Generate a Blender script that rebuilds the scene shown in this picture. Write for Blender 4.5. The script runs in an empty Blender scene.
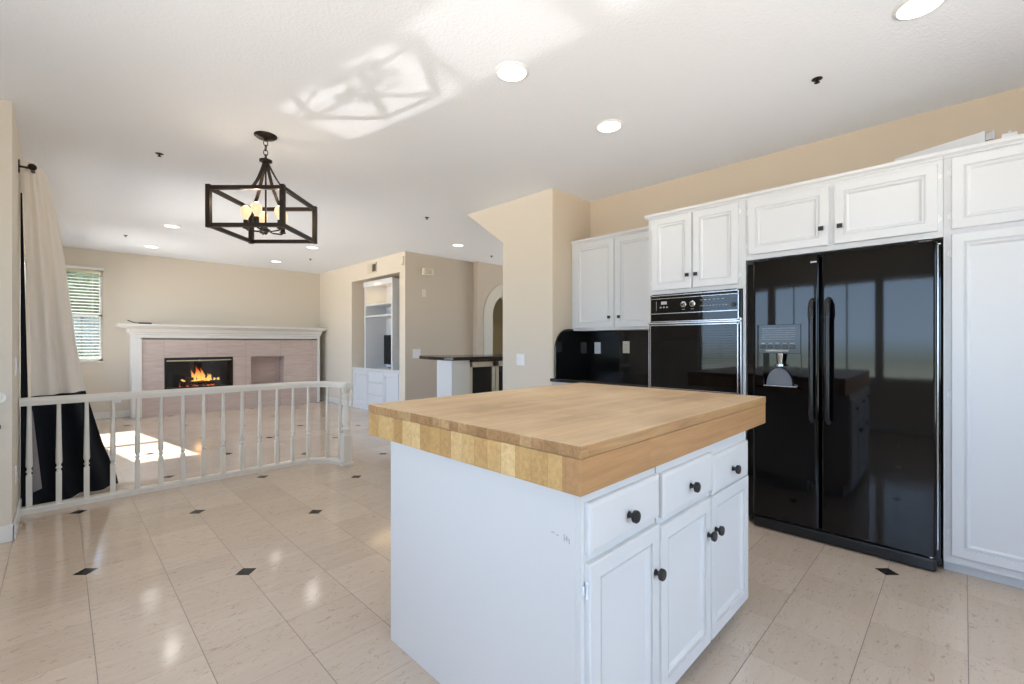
import bpy, bmesh, math, random
from mathutils import Vector, Matrix
random.seed(4)
sc = bpy.context.scene
COL = sc.collection
PI = math.pi
R2 = math.sqrt(2)

# ------------------------------------------------------------------ camera
CAM_H = 1.226
cd = bpy.data.cameras.new('camera'); cam = bpy.data.objects.new('camera', cd); COL.objects.link(cam)
cam.location = (0, 0, CAM_H); cam.rotation_euler = (PI/2, 0, -PI/4)
cd.sensor_width = 36; cd.lens = 452/1024*36; cd.shift_y = 1/1024; cd.clip_start = 0.02
sc.camera = cam

# ------------------------------------------------------------------ exposure, world, sun, daylight portals
vs = sc.view_settings
sc.display_settings.display_device = 'sRGB'
vs.view_transform = 'Standard'; vs.look = 'None'; vs.gamma = 1; vs.use_curve_mapping = False
vs.exposure = 0.28
w = bpy.data.worlds.new('sky'); sc.world = w; w.use_nodes = True
nt = w.node_tree; bg = nt.nodes['Background']
tc = nt.nodes.new('ShaderNodeTexCoord'); sx = nt.nodes.new('ShaderNodeSeparateXYZ'); cr = nt.nodes.new('ShaderNodeValToRGB')
nt.links.new(tc.outputs['Generated'], sx.inputs[0]); mp = nt.nodes.new('ShaderNodeMath'); mp.operation = 'MULTIPLY_ADD'; mp.inputs[1].default_value = .5; mp.inputs[2].default_value = .5; nt.links.new(sx.outputs['Z'], mp.inputs[0]); nt.links.new(mp.outputs[0], cr.inputs[0]); nt.links.new(cr.outputs[0], bg.inputs[0])
e = cr.color_ramp.elements
e[0].position = 0.0; e[0].color = (1.0, 0.97, 0.92, 1)
e[1].position = 1.0; e[1].color = (0.17, 0.21, 0.29, 1)
for p_, c_ in ((.40, (.76, .72, .66)), (.485, (.20, .24, .22)), (.505, (.29, .40, .53)), (.62, (.21, .31, .46))):
    n = e.new(p_); n.color = (*c_, 1)
bg.inputs['Strength'].default_value = 11.5

def light(name, kind, loc, energy, color=(1, 1, 1), rot=(0, 0, 0), **kw):
    ld = bpy.data.lights.new(name, kind); ld.energy = energy; ld.color = color
    for k, v in kw.items(): setattr(ld, k, v)
    o = bpy.data.objects.new(name, ld); COL.objects.link(o); o.location = loc; o.rotation_euler = rot
    return o
def aim(o, d): o.rotation_euler = Vector(d).to_track_quat('-Z', 'Y').to_euler()
SUN_DIR = Vector((0.162, -1, -0.587))
s = light('sun', 'SUN', (0, 12, 8), 22, (1.0, 0.95, 0.86), angle=0.009); aim(s, SUN_DIR)
def portal(name, loc, d, sx_, sy_):
    o = light(name, 'AREA', loc, 1, shape='RECTANGLE', size=sx_, size_y=sy_); aim(o, d); o.data.cycles.is_portal = True
portal('daylight_portal', (-1.68, 1.66, 1.2), (1, 0, 0), 2.0, 1.7)
portal('daylight_portal', (-1.68, -0.15, 1.2), (1, 0, 0), 2.0, 1.7)
portal('daylight_portal', (-0.33, 6.0, 1.15), (1, 0, 0), 2.3, 2.1)
portal('daylight_portal', (1.1, -2.5, 1.3), (0, 1, 0), 3.2, 1.8)
portal('daylight_portal', (-0.33, 8.5, 1.45), (1, 0, 0), 1.6, 1.7)
portal('daylight_portal', (8.62, 4.6, 1.4), (-1, 0, 0), 2.2, 1.6)
# added area lamps standing in for sunlight mirrored off the two floor sun patches
for (px, py, ly, e_) in ((0.70, 6.39, 1.17, 0.34), (0.53, 7.63, 1.10, 0.46)):
    d_ = Vector((0.16, -1, 0.54))
    o = light('added_sun_bounce', 'AREA', Vector((px, py, 0))+d_*.5, e_, (1, .97, .92), shape='RECTANGLE', size=.56, size_y=ly*.47); aim(o, d_); o.data.spread = math.radians(1.2)

# ------------------------------------------------------------------ materials
MATS = {}
def mat(name, col, rough=0.5, metal=0.0, spec=0.5, emit=None, estr=0, alpha=None, coat=0, noise=0, nscale=20, bump=0, bscale=200):
    m = bpy.data.materials.new(name); m.use_nodes = True; t = m.node_tree; b = t.nodes['Principled BSDF']
    b.inputs['Base Color'].default_value = (*col, 1); b.inputs['Roughness'].default_value = rough
    b.inputs['Metallic'].default_value = metal; b.inputs['Specular IOR Level'].default_value = spec
    b.inputs['Coat Weight'].default_value = coat
    if emit: b.inputs['Emission Color'].default_value = (*emit, 1); b.inputs['Emission Strength'].default_value = estr
    if noise or bump:
        c = t.nodes.new('ShaderNodeTexCoord')
    if noise:
        n = t.nodes.new('ShaderNodeTexNoise'); n.inputs['Scale'].default_value = nscale; n.inputs['Detail'].default_value = 4
        t.links.new(c.outputs['Object'], n.inputs['Vector'])
        r = t.nodes.new('ShaderNodeValToRGB'); r.color_ramp.elements[0].position = .3; r.color_ramp.elements[1].position = .7
        r.color_ramp.elements[0].color = (*[v*(1-noise) for v in col], 1); r.color_ramp.elements[1].color = (*[min(1, v*(1+noise)) for v in col], 1)
        t.links.new(n.outputs[0], r.inputs[0]); t.links.new(r.outputs[0], b.inputs['Base Color'])
    if bump:
        n = t.nodes.new('ShaderNodeTexNoise'); n.inputs['Scale'].default_value = bscale; n.inputs['Detail'].default_value = 2
        t.links.new(c.outputs['Object'], n.inputs['Vector'])
        bp = t.nodes.new('ShaderNodeBump'); bp.inputs['Strength'].default_value = bump; bp.inputs['Distance'].default_value = .004
        t.links.new(n.outputs[0], bp.inputs['Height']); t.links.new(bp.outputs[0], b.inputs['Normal'])
    MATS[name] = m; return m
def M(n): return MATS[n]
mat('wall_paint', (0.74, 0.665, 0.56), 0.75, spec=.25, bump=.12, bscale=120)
mat('wall_paint_shaded', (0.66, 0.555, 0.43), 0.75, spec=.25, bump=.12, bscale=120)  # same wall paint, darkened to put the kitchen walls' shade into its colour
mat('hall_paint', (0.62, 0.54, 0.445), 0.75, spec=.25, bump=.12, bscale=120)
mat('ceiling_paint', (0.885, 0.915, 0.96), 0.9, spec=.1, bump=.6, bscale=80)
mat('trim_white', (0.80, 0.78, 0.74), 0.4)
mat('rail_white', (0.80, 0.76, 0.68), 0.35)
mat('cabinet_white', (0.70, 0.71, 0.73), 0.35, bump=.04, bscale=60)
mat('cabinet_inside', (0.74, 0.72, 0.66), 0.6)
mat('island_white', (0.735, 0.70, 0.665), 0.38, bump=.05, bscale=50)
mat('appliance_black', (0.002, 0.002, 0.0025), 0.05, spec=.42)
mat('black_glass', (0.002, 0.002, 0.0025), 0.03, spec=.40)
mat('black_plastic', (0.012, 0.012, 0.013), 0.28)
mat('black_matte', (0.01, 0.01, 0.01), 0.6)
mat('granite_black', (0.008, 0.008, 0.008), 0.07, noise=.6, nscale=300)
mat('bar_granite', (0.03, 0.016, 0.013), 0.15)
mat('chrome', (0.62, 0.63, 0.65), 0.22, metal=1)
mat('brass', (0.65, 0.55, 0.36), 0.35, metal=1)
mat('bronze', (0.022, 0.014, 0.010), 0.42, metal=.6)
mat('knob_black', (0.012, 0.012, 0.013), 0.35)
mat('plate_white', (0.85, 0.85, 0.85), 0.4)
mat('plate_cream', (0.78, 0.72, 0.56), 0.4)
mat('slot_dark', (0.05, 0.045, 0.04), 0.5)
mat('curtain_cream', (0.80, 0.72, 0.63), 0.9, spec=.1, bump=.2, bscale=500)
mat('curtain_black', (0.012, 0.013, 0.016), 0.85, spec=.15)
mat('curtain_grey', (0.30, 0.26, 0.26), 0.85, spec=.15)
mat('print_grey', (0.42, 0.42, 0.42), 0.5)
mat('paddle_grey', (0.16, 0.16, 0.17), 0.35)
mat('scuff_grey', (0.42, 0.42, 0.44), 0.7)
mat('scuff_brown', (0.22, 0.17, 0.12), 0.6)
mat('soot', (0.012, 0.014, 0.016), 0.8)
mat('log_bark', (0.09, 0.05, 0.03), 0.9, noise=.6, nscale=40)
mat('leaf_green', (0.075, 0.095, 0.035), 0.7, noise=.7, nscale=9)
mat('ground_grey', (0.12, 0.12, 0.12), 0.9)
mat('hall_trim', (0.66, 0.62, 0.54), 0.6)
mat('vent_cream', (0.66, 0.60, 0.47), 0.5)
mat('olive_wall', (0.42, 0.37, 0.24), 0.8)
mat('door_white', (0.75, 0.74, 0.68), 0.5)
mat('lamp_disc', (1, 1, 1), .5, emit=(1, .97, .92), estr=3)
mat('bulb_glow', (.35, .26, .16), .3, emit=(1, .74, .44), estr=.72)
mat('filament', (1, .8, .5), .3, emit=(1, .62, .25), estr=60)
mat('flame', (1, .3, .05), .5, emit=(1, .3, .04), estr=5)
mat('ember', (.5, .1, .02), .8, emit=(1, .16, .02), estr=1.6)

def clear_glass(name, tint=(1, 1, 1), refl=1.0):
    m = bpy.data.materials.new(name); m.use_nodes = True; t = m.node_tree
    for nn in list(t.nodes):
        if nn.type == 'BSDF_PRINCIPLED': t.nodes.remove(nn)
    out = [q for q in t.nodes if q.type == 'OUTPUT_MATERIAL'][0]
    tr = t.nodes.new('ShaderNodeBsdfTransparent'); tr.inputs[0].default_value = (*tint, 1)
    gl = t.nodes.new('ShaderNodeBsdfGlossy'); gl.inputs['Roughness'].default_value = .02; gl.inputs[0].default_value = (refl, refl, refl, 1)
    fr = t.nodes.new('ShaderNodeFresnel'); fr.inputs[0].default_value = 1.45
    mx = t.nodes.new('ShaderNodeMixShader')
    t.links.new(fr.outputs[0], mx.inputs[0]); t.links.new(tr.outputs[0], mx.inputs[1]); t.links.new(gl.outputs[0], mx.inputs[2]); t.links.new(mx.outputs[0], out.inputs[0])
    MATS[name] = m
clear_glass('window_glass'); clear_glass('fire_glass', (.75, .8, .85)); clear_glass('smoked_glass', (.18, .16, .15)); clear_glass('bulb_glass', (1, .93, .8))

class NG:
    def __init__(s, name):
        s.m = bpy.data.materials.new(name); s.m.use_nodes = True; s.t = s.m.node_tree; s.b = s.t.nodes['Principled BSDF']; MATS[name] = s.m
        s.tc = s.t.nodes.new('ShaderNodeTexCoord')
    def L(s, a, b): s.t.links.new(a, b)
    def n(s, k): return s.t.nodes.new(k)
    def xyz(s):
        q = s.n('ShaderNodeSeparateXYZ'); s.L(s.n('ShaderNodeNewGeometry').outputs['Position'], q.inputs[0]); return q.outputs
    def math(s, op, a, b=None, c=None):
        q = s.n('ShaderNodeMath'); q.operation = op
        for i, v in enumerate((a, b, c)):
            if v is None: continue
            if isinstance(v, (int, float)): q.inputs[i].default_value = v
            else: s.L(v, q.inputs[i])
        return q.outputs[0]
    def comb(s, x, y, z):
        q = s.n('ShaderNodeCombineXYZ')
        for i, v in enumerate((x, y, z)):
            if isinstance(v, (int, float)): q.inputs[i].default_value = v
            else: s.L(v, q.inputs[i])
        return q.outputs[0]
    def ramp(s, f, stops):
        q = s.n('ShaderNodeValToRGB'); s.L(f, q.inputs[0]); el = q.color_ramp.elements
        el[0].position, el[0].color = stops[0][0], (*stops[0][1], 1); el[1].position, el[1].color = stops[-1][0], (*stops[-1][1], 1)
        for p, c in stops[1:-1]: x = el.new(p); x.color = (*c, 1)
        return q.outputs[0]
    def noise(s, vec, scale, detail=3, rough=.5, dist=0):
        q = s.n('ShaderNodeTexNoise'); s.L(vec, q.inputs['Vector']); q.inputs['Scale'].default_value = scale
        q.inputs['Detail'].default_value = detail; q.inputs['Roughness'].default_value = rough; q.inputs['Distortion'].default_value = dist
        return q.outputs[0]
    def white(s, vec):
        q = s.n('ShaderNodeTexWhiteNoise'); q.noise_dimensions = '3D'; s.L(vec, q.inputs['Vector']); return q.outputs['Value']
    def mix(s, f, a, b, mode='MIX'):
        q = s.n('ShaderNodeMix'); q.data_type = 'RGBA'; q.blend_type = mode
        for k, v in ((0, f), (6, a), (7, b)):
            if isinstance(v, (int, float)): q.inputs[k].default_value = v
            elif isinstance(v, tuple): q.inputs[k].default_value = (*v, 1)
            else: s.L(v, q.inputs[k])
        return q.outputs[2]

# floor: 12 inch stone tiles on a square grid with small dark diamonds on every second crossing
g = NG('floor_tile'); X, Y, Z = g.xyz()
tx = g.math('DIVIDE', g.math('SUBTRACT', X, 0.705), .3040); ty = g.math('DIVIDE', g.math('SUBTRACT', Y, 2.724), .3040)
ix = g.math('FLOOR', tx); iy = g.math('FLOOR', ty)
rnd = g.white(g.comb(ix, iy, 0)); rnd2 = g.white(g.comb(iy, ix, 3.3))
vec = g.comb(g.math('ADD', g.math('MULTIPLY', X, 1.6), g.math('MULTIPLY', rnd, 9)), g.math('ADD', g.math('MULTIPLY', Y, 14), g.math('MULTIPLY', rnd2, 30)), 0)
stri = g.noise(vec, 1.6, 4, .6, .4)
vec2 = g.comb(X, Y, 0)
vein = g.noise(g.comb(g.math('MULTIPLY', X, 1), g.math('MULTIPLY', Y, 2.2), rnd), 22, 5, .65, 1.4)
speck = g.ramp(vein, [(0.30, (0, 0, 0)), (.43, (1, 1, 1)), (1, (1, 1, 1))])
base = g.ramp(stri, [(.2, (.63, .50, .385)), (.5, (.66, .535, .42)), (.8, (.69, .57, .46))])
tone = g.ramp(rnd, [(0, (.90, .885, .87)), (1, (1.0, 1.0, 1.0))])
c1 = g.mix(1.0, base, tone, 'MULTIPLY')
c2 = g.mix(g.math('MULTIPLY', g.math('SUBTRACT', 1, speck), .6), c1, (.33, .21, .15))
def near(t, wd): return g.math('LESS_THAN', g.math('ABSOLUTE', g.math('SUBTRACT', t, g.math('ROUND', t))), wd)
gx = near(tx, .0046); gy = near(ty, .0046)
side = g.math('MINIMUM', 1, g.math('MAXIMUM', 0, g.math('MULTIPLY', g.math('ADD', g.math('SUBTRACT', X, Y), .3), .8)))
cgx = g.mix(g.math('MULTIPLY', gx, g.math('SUBTRACT', .85, g.math('MULTIPLY', side, .5))), c2, (.14, .10, .075))
cg = g.mix(g.math('MULTIPLY', gy, g.math('ADD', .55, g.math('MULTIPLY', side, .35))), cgx, (.14, .10, .075))
u = g.math('MULTIPLY', tx, .5); v = g.math('MULTIPLY', ty, .5)
p = g.math('MULTIPLY', g.math('ADD', u, v), .5); q = g.math('MULTIPLY', g.math('SUBTRACT', u, v), .5)
dm = g.math('MULTIPLY', near(p, .043), near(q, .043))
cf = g.mix(dm, cg, (.028, .022, .018))
g.L(cf, g.b.inputs['Base Color'])
g.L(g.math('ADD', g.math('MULTIPLY', stri, .06), g.math('ADD', .09, g.math('MULTIPLY', g.math('MULTIPLY', g.math('MAXIMUM', gx, gy), g.math('SUBTRACT', 1, dm)), .3))), g.b.inputs['Roughness'])
g.L(g.math('SUBTRACT', .62, g.math('MULTIPLY', dm, .5)), g.b.inputs['Specular IOR Level'])

# butcher block: staves along X, random lengths
def wood(name, sw, sl, stops, gr, trim=None, sheen_top=False):
    g = NG(name); X, Y, Z = g.xyz()
    iy = g.math('FLOOR', g.math('DIVIDE', Y, sw)); off = g.math('MULTIPLY', g.white(g.comb(iy, 1.5, 0)), 5)
    ix = g.math('FLOOR', g.math('DIVIDE', g.math('ADD', X, off), sl))
    r = g.white(g.comb(ix, iy, 2.2))
    grain = g.noise(g.comb(g.math('MULTIPLY', X, 1.6), g.math('ADD', g.math('MULTIPLY', Y, 26), g.math('MULTIPLY', r, 40)), g.math('MULTIPLY', Z, 26)), 2.2, 5, .65, .6)
    big = g.noise(g.comb(X, g.math('MULTIPLY', Y, 2.5), Z), 3.0, 3)
    c = g.ramp(g.math('ADD', g.math('MULTIPLY', r, .6), g.math('MULTIPLY', big, .4)), stops)
    c = g.mix(1, c, g.ramp(grain, [(.3, (1-gr, 1-gr*1.15, 1-gr*1.3)), (.65, (1, 1, 1))]), 'MULTIPLY')
    if trim:
        c = g.mix(g.math('LESS_THAN', Y, trim[0]), c, g.mix(1, trim[1], g.ramp(grain, [(.3, (.8, .77, .74)), (.65, (1, 1, 1))]), 'MULTIPLY'))
    if sheen_top:   # window sheen painted into the top: upward faces mixed paler than the sides
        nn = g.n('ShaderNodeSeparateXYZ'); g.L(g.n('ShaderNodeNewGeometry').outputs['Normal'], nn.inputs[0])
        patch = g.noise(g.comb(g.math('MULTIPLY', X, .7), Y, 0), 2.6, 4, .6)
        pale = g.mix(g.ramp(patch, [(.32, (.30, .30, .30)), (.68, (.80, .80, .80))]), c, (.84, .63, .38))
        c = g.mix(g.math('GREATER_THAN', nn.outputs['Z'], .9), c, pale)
    ly = g.math('ABSOLUTE', g.math('SUBTRACT', g.math('DIVIDE', Y, sw), g.math('ROUND', g.math('DIVIDE', Y, sw))))
    c = g.mix(g.math('MULTIPLY', g.math('LESS_THAN', ly, .0012/sw), .35), c, (.28, .15, .07))
    g.L(c, g.b.inputs['Base Color']); g.b.inputs['Roughness'].default_value = .42
wood('butcher_top', .048, .75, [(.2, (.36, .18, .07)), (.5, (.50, .275, .115)), (.8, (.62, .385, .18))], .34, sheen_top=True)
wood('butcher_side', .062, 3.0, [(.2, (.58, .32, .11)), (.5, (.72, .44, .17)), (.8, (.88, .60, .28))], .25, trim=(.755, (.53, .28, .115)))

# fireplace stone: pinkish striated slabs
g = NG('pink_stone'); X, Y, Z = g.xyz()
tx = g.math('DIVIDE', g.math('SUBTRACT', X, 1.235), .61); tz = g.math('DIVIDE', g.math('SUBTRACT', Z, .975), .61)
r = g.white(g.comb(g.math('FLOOR', tx), g.math('FLOOR', tz), 0))
st = g.noise(g.comb(g.math('MULTIPLY', X, 2.2), g.math('MULTIPLY', Y, 2), g.math('ADD', g.math('MULTIPLY', Z, 22), g.math('MULTIPLY', r, 20))), 1.6, 5, .6, .5)
c = g.ramp(st, [(.2, (.50, .385, .335)), (.5, (.60, .48, .425)), (.8, (.67, .56, .50))])
def near2(t, wd): return g.math('LESS_THAN', g.math('ABSOLUTE', g.math('SUBTRACT', t, g.math('ROUND', t))), wd)
c = g.mix(g.math('MULTIPLY', g.math('MAXIMUM', near2(tx, .005), near2(tz, .005)), .5), c, (.3, .22, .19))
g.L(c, g.b.inputs['Base Color']); g.b.inputs['Roughness'].default_value = .3

# flame: yellow low, red at the tips (the fire is its own light)
g = NG('flame_grad'); X, Y, Z = g.xyz()
g.b.inputs['Base Color'].default_value = (0.1, .03, 0, 1)
hh = g.math('DIVIDE', g.math('SUBTRACT', Z, .55), .36)
g.L(g.ramp(hh, [(0, (1, .50, .12)), (.3, (1, .42, .08)), (.6, (.9, .10, .015)), (1, (.5, .02, .02))]), g.b.inputs['Emission Color'])
g.L(g.math('SUBTRACT', 2.2, g.math('MULTIPLY', hh, 1.7)), g.b.inputs['Emission Strength'])

# ------------------------------------------------------------------ mesh helpers
ORG = {}
class MB:
    def __init__(s): s.v = []; s.f = []
    def add(s, vs_, fs_):
        k = len(s.v); s.v += [tuple(map(float, p)) for p in vs_]; s.f += [tuple(i+k for i in f) for f in fs_]; return s
    def box(s, x0, x1, y0, y1, z0, z1):
        x0, x1 = sorted((x0, x1)); y0, y1 = sorted((y0, y1)); z0, z1 = sorted((z0, z1))
        return s.add([(x0,y0,z0),(x1,y0,z0),(x1,y1,z0),(x0,y1,z0),(x0,y0,z1),(x1,y0,z1),(x1,y1,z1),(x0,y1,z1)],
                     [(0,3,2,1),(4,5,6,7),(0,1,5,4),(1,2,6,5),(2,3,7,6),(3,0,4,7)])
    def prism(s, poly, fn, a, b):
        n = len(poly)
        return s.add([fn(p, q, a) for p, q in poly]+[fn(p, q, b) for p, q in poly],
                     [tuple(range(n)), tuple(range(2*n-1, n-1, -1))]+[(i, i+n, (i+1) % n+n, (i+1) % n) for i in range(n)])
    def rings(s, rs, cap0=True, cap1=True, closed=False):
        n = len(rs[0]); vs_ = [p for r in rs for p in r]; fs = []
        m = len(rs)
        for j in range(m if closed else m-1):
            for i in range(n):
                a = j*n; b = ((j+1) % m)*n
                fs.append((a+i, a+(i+1) % n, b+(i+1) % n, b+i))
        if cap0 and not closed: fs.append(tuple(range(n-1, -1, -1)))
        if cap1 and not closed: fs.append(tuple((m-1)*n+i for i in range(n)))
        return s.add(vs_, fs)
    def lathe(s, prof, o=(0, 0, 0), ax=(0, 0, 1), n=20):
        ax = Vector(ax).normalized(); t = Vector((1, 0, 0)) if abs(ax.x) < .9 else Vector((0, 1, 0))
        a = ax.cross(t).normalized(); b = ax.cross(a); o = Vector(o)
        return s.rings([[o+ax*h+(a*math.cos(2*PI*i/n)+b*math.sin(2*PI*i/n))*max(r, 1e-4) for i in range(n)] for r, h in prof])
    def cyl(s, p0, p1, r0, r1=None, n=12):
        p0 = Vector(p0); p1 = Vector(p1); d = p1-p0
        return s.lathe([(r0, 0), (r0 if r1 is None else r1, d.length)], p0, d, n)
    def tube(s, path, r, n=8, closed=False, flat=None):
        P = [Vector(p) for p in path]; m = len(P); rs = []; prev = None
        for i, p in enumerate(P):
            if closed: t = P[(i+1) % m]-P[i-1]
            else: t = P[min(i+1, m-1)]-P[max(i-1, 0)]
            t.normalize()
            if prev is None:
                a = t.cross(Vector((0, 0, 1)));
                if a.length < .05: a = t.cross(Vector((1, 0, 0)))
            else: a = prev-t*prev.dot(t)
            a.normalize(); prev = a; b = t.cross(a)
            ra, rb = (r, r) if flat is None else flat
            rr = 1 if not callable(r) else 1
            if flat is None:
                rs.append([p+(a*math.cos(2*PI*k/n)+b*math.sin(2*PI*k/n))*r for k in range(n)])
            else:
                rs.append([p+a*ra*sa+b*rb*sb for sa, sb in ((-1,-1),(1,-1),(1,1),(-1,1))])
        return s.rings(rs, closed=closed)
    def ball(s, c, r, n=14, m=8, sq=(1, 1, 1)):
        c = Vector(c); rs = []
        for j in range(m+1):
            th = PI*j/m; rr = max(math.sin(th), 1e-3)
            rs.append([c+Vector((rr*math.cos(2*PI*i/n)*sq[0], rr*math.sin(2*PI*i/n)*sq[1], -math.cos(th)*sq[2]))*r for i in range(n)])
        return s.rings(rs)
    def build(s, name, m, parent=None, bevel=0, smooth=False, seg=2):
        me = bpy.data.meshes.new(name)
        o = bpy.data.objects.new(name, me); COL.objects.link(o)
        org = ORG.get(parent.name) if parent else Vector((0, 0, 0))
        me.from_pydata([tuple(Vector(p)-org) for p in s.v], [], s.f)
        bm = bmesh.new(); bm.from_mesh(me); bmesh.ops.recalc_face_normals(bm, faces=bm.faces); bm.to_mesh(me); bm.free()
        if m: me.materials.append(M(m) if isinstance(m, str) else m)
        if parent: o.parent = parent; ORG[o.name] = org
        else: ORG[o.name] = Vector((0, 0, 0))
        if bevel:
            b = o.modifiers.new('bevel', 'BEVEL'); b.width = bevel; b.segments = seg; b.limit_method = 'ANGLE'; b.angle_limit = math.radians(40); b.harden_normals = False
        if smooth:
            me.polygons.foreach_set('use_smooth', [True]*len(me.polygons)); me.set_sharp_from_angle(angle=math.radians(38))
        return o
def thing(name, label, cat, loc=(0, 0, 0), group=None):
    o = bpy.data.objects.new(name, None); COL.objects.link(o); o.location = loc; o.empty_display_size = .1
    o['label'] = label; o['category'] = cat
    if group: o['group'] = group
    ORG[o.name] = Vector(loc); return o
def tag(o, label, cat, group=None):
    o['label'] = label; o['category'] = cat
    if group: o['group'] = group
    return o
def struct(o): o['kind'] = 'structure'; return o
def solo(name, mb, m, label, cat, loc, group=None, **kw):
    """a thing of one mesh with its own origin"""
    k = bpy.data.objects.new('tmp', None); ORG['tmp'] = Vector(loc)
    k.name = 'tmp'; ORG[k.name] = Vector(loc)
    o = mb.build(name, m, k, **kw); o.parent = None; o.location = loc
    bpy.data.objects.remove(k)
    return tag(o, label, cat, group)
def copy_tree(root, loc, label=None):
    r = root.copy(); COL.objects.link(r); r.location = loc
    if label: r['label'] = label
    def kids(a, b):
        for ch in list(a.children):
            if ch.name in seen: continue
            c = ch.copy(); COL.objects.link(c); seen.add(c.name); c.parent = b; kids(ch, c)
    seen = set(); kids(root, r)
    return r

# planes: map (u across, v up, w out) to the room
def facing_negx(c): return lambda u, v, w: (c-w, u, v)
def facing_negy(c): return lambda u, v, w: (u, c-w, v)
def facing_posx(c): return lambda u, v, w: (c+w, u, v)
def nested(mb, fn, u0, u1, v0, v1, prof):
    rs = []
    for ins, hgt in prof:
        rs.append([fn(u0+ins, v0+ins, hgt), fn(u1-ins, v0+ins, hgt), fn(u1-ins, v1-ins, hgt), fn(u0+ins, v1-ins, hgt)])
    return mb.rings(rs)
PANEL = [(0, 0), (0, .015), (.003, .019), (.046, .019), (.047, .011), (.053, .011), (.056, .016), (.063, .016), (.068, .011), (.072, .0065), (.078, .0065)]
SLAB = [(0, 0), (0, .013), (.003, .0165), (.014, .019)]
def fbox(mb, fn, u0, u1, v0, v1, w0, w1):
    a = fn(u0, v0, w0); b = fn(u1, v1, w1); return mb.box(a[0], b[0], a[1], b[1], a[2], b[2])
def panel_door(parent, fn, u0, u1, v0, v1, m='cabinet_white', name='door', prof=PANEL):
    return nested(MB(), fn, u0, u1, v0, v1, prof).build(name, m, parent)
def knob_sq(parent, fn, u, v, w=.019):
    mb = MB(); fbox(mb, fn, u-.006, u+.006, v-.006, v+.006, w, w+.012); fbox(mb, fn, u-.014, u+.014, v-.013, v+.013, w+.012, w+.022)
    return mb.build('knob', 'knob_black', parent, bevel=.002)
def hinge(parent, fn, u, v, side, w0=0.0, m='plate_white'):
    mb = MB()
    a = Vector(fn(u, v-.015, w0+.010)); b = Vector(fn(u, v+.015, w0+.010)); mb.cyl(a, b, .0035, n=10)
    for zz in (-.019, .019): mb.ball(fn(u, v+zz, w0+.010), .0045, 8, 5)
    fbox(mb, fn, min(u, u+side*.011), max(u, u+side*.011), v-.012, v+.012, w0+.0005, w0+.004)
    return mb.build('hinge', m, parent)

# ------------------------------------------------------------------ room shell
H = 2.72
st = lambda name, mb, m: struct(mb.build(name, m))
st('floor', MB().box(-1.75, 8.7, -2.55, 10.6, -.12, 0), 'floor_tile')
st('ceiling', MB().box(-1.75, 8.7, -2.55, 10.6, H, H+.12), 'ceiling_paint')
# far wall with its window hole
XW = 3.97
mb = MB(); WX0, WX1, WZ0, WZ1 = -.13, .49, .93, 2.40
mb.box(-.21, WX0, 9.85, 10.0, 0, H); mb.box(WX1, XW, 9.85, 10.0, 0, H)
mb.box(WX0, WX1, 9.85, 10.0, 0, WZ0); mb.box(WX0, WX1, 9.85, 10.0, WZ1, H)
st('wall_far', mb, 'wall_paint')
# right wall of the living room with the media niche
NY0, NY1, NZ = 6.60, 8.335, 2.40
mb = MB(); mb.box(XW, XW+.55, NY1, 10.0, 0, H); mb.box(XW, XW+.55, 6.43, NY0, 0, H); mb.box(XW, XW+.55, NY0, NY1, NZ, H); mb.box(XW+.5, XW+.6, NY0, NY1, 0, NZ)
st('wall_living_right', mb, 'wall_paint')
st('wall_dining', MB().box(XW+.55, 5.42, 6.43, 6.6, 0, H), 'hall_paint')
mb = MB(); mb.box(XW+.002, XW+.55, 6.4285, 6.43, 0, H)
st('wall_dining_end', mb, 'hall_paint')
# wall with the arched passage
def fy(y): return lambda p, q, t: (p, t, q)
cx, rr, sp = 6.18, .575, 1.75
top = [(cx-rr*math.cos(a*PI/24), sp+rr*math.sin(a*PI/24)) for a in range(25)]
mb = MB(); F = lambda p, q, t: (p, t, q)
mb.box(5.42, cx-rr, 6.30, 6.45, 0, H); mb.box(cx+rr, 8.6, 6.30, 6.45, 0, H)
for i in range(24):
    (a, b), (c_, d) = top[i], top[i+1]
    mb.prism([(a, b), (c_, d), (c_, H), (a, H)], F, 6.30, 6.45)
st('wall_arch', mb, 'hall_paint')
mb = MB()
out = [(cx-rr-.05, 0)]+[(cx-(rr+.05)*math.cos(a*PI/24), sp+(rr+.05)*math.sin(a*PI/24)) for a in range(25)]+[(cx+rr+.05, 0)]
ri = rr-.17
inn = [(cx-ri, 0)]+[(cx-ri*math.cos(a*PI/24), sp+ri*math.sin(a*PI/24)) for a in range(25)]+[(cx+ri, 0)]
for i in range(len(out)-1): mb.prism([out[i], out[i+1], inn[i+1], inn[i]], F, 6.288, 6.44)
st('trim_1', mb, 'hall_trim')
mb = MB(); mb.box(4.6, 6.66, 7.3, 7.4, 0, H); mb.box(7.45, 8.6, 7.3, 7.4, 0, H); mb.box(6.66, 7.45, 7.3, 7.4, 2.22, H)
st('wall_passage', mb, 'door_white')
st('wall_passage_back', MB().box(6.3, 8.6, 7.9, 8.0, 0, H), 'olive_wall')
st('wall_dining_right', MB().box(8.5, 8.6, 2.9, 3.5, 0, H).box(8.5, 8.6, 5.7, 7.9, 0, H).box(8.5, 8.6, 3.5, 5.7, 0, .6).box(8.5, 8.6, 3.5, 5.7, 2.2, H), 'wall_paint')
st('wall_dining_near', MB().box(XW+.1, 8.5, 2.92, 3.02, 0, H), 'wall_paint')
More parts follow.
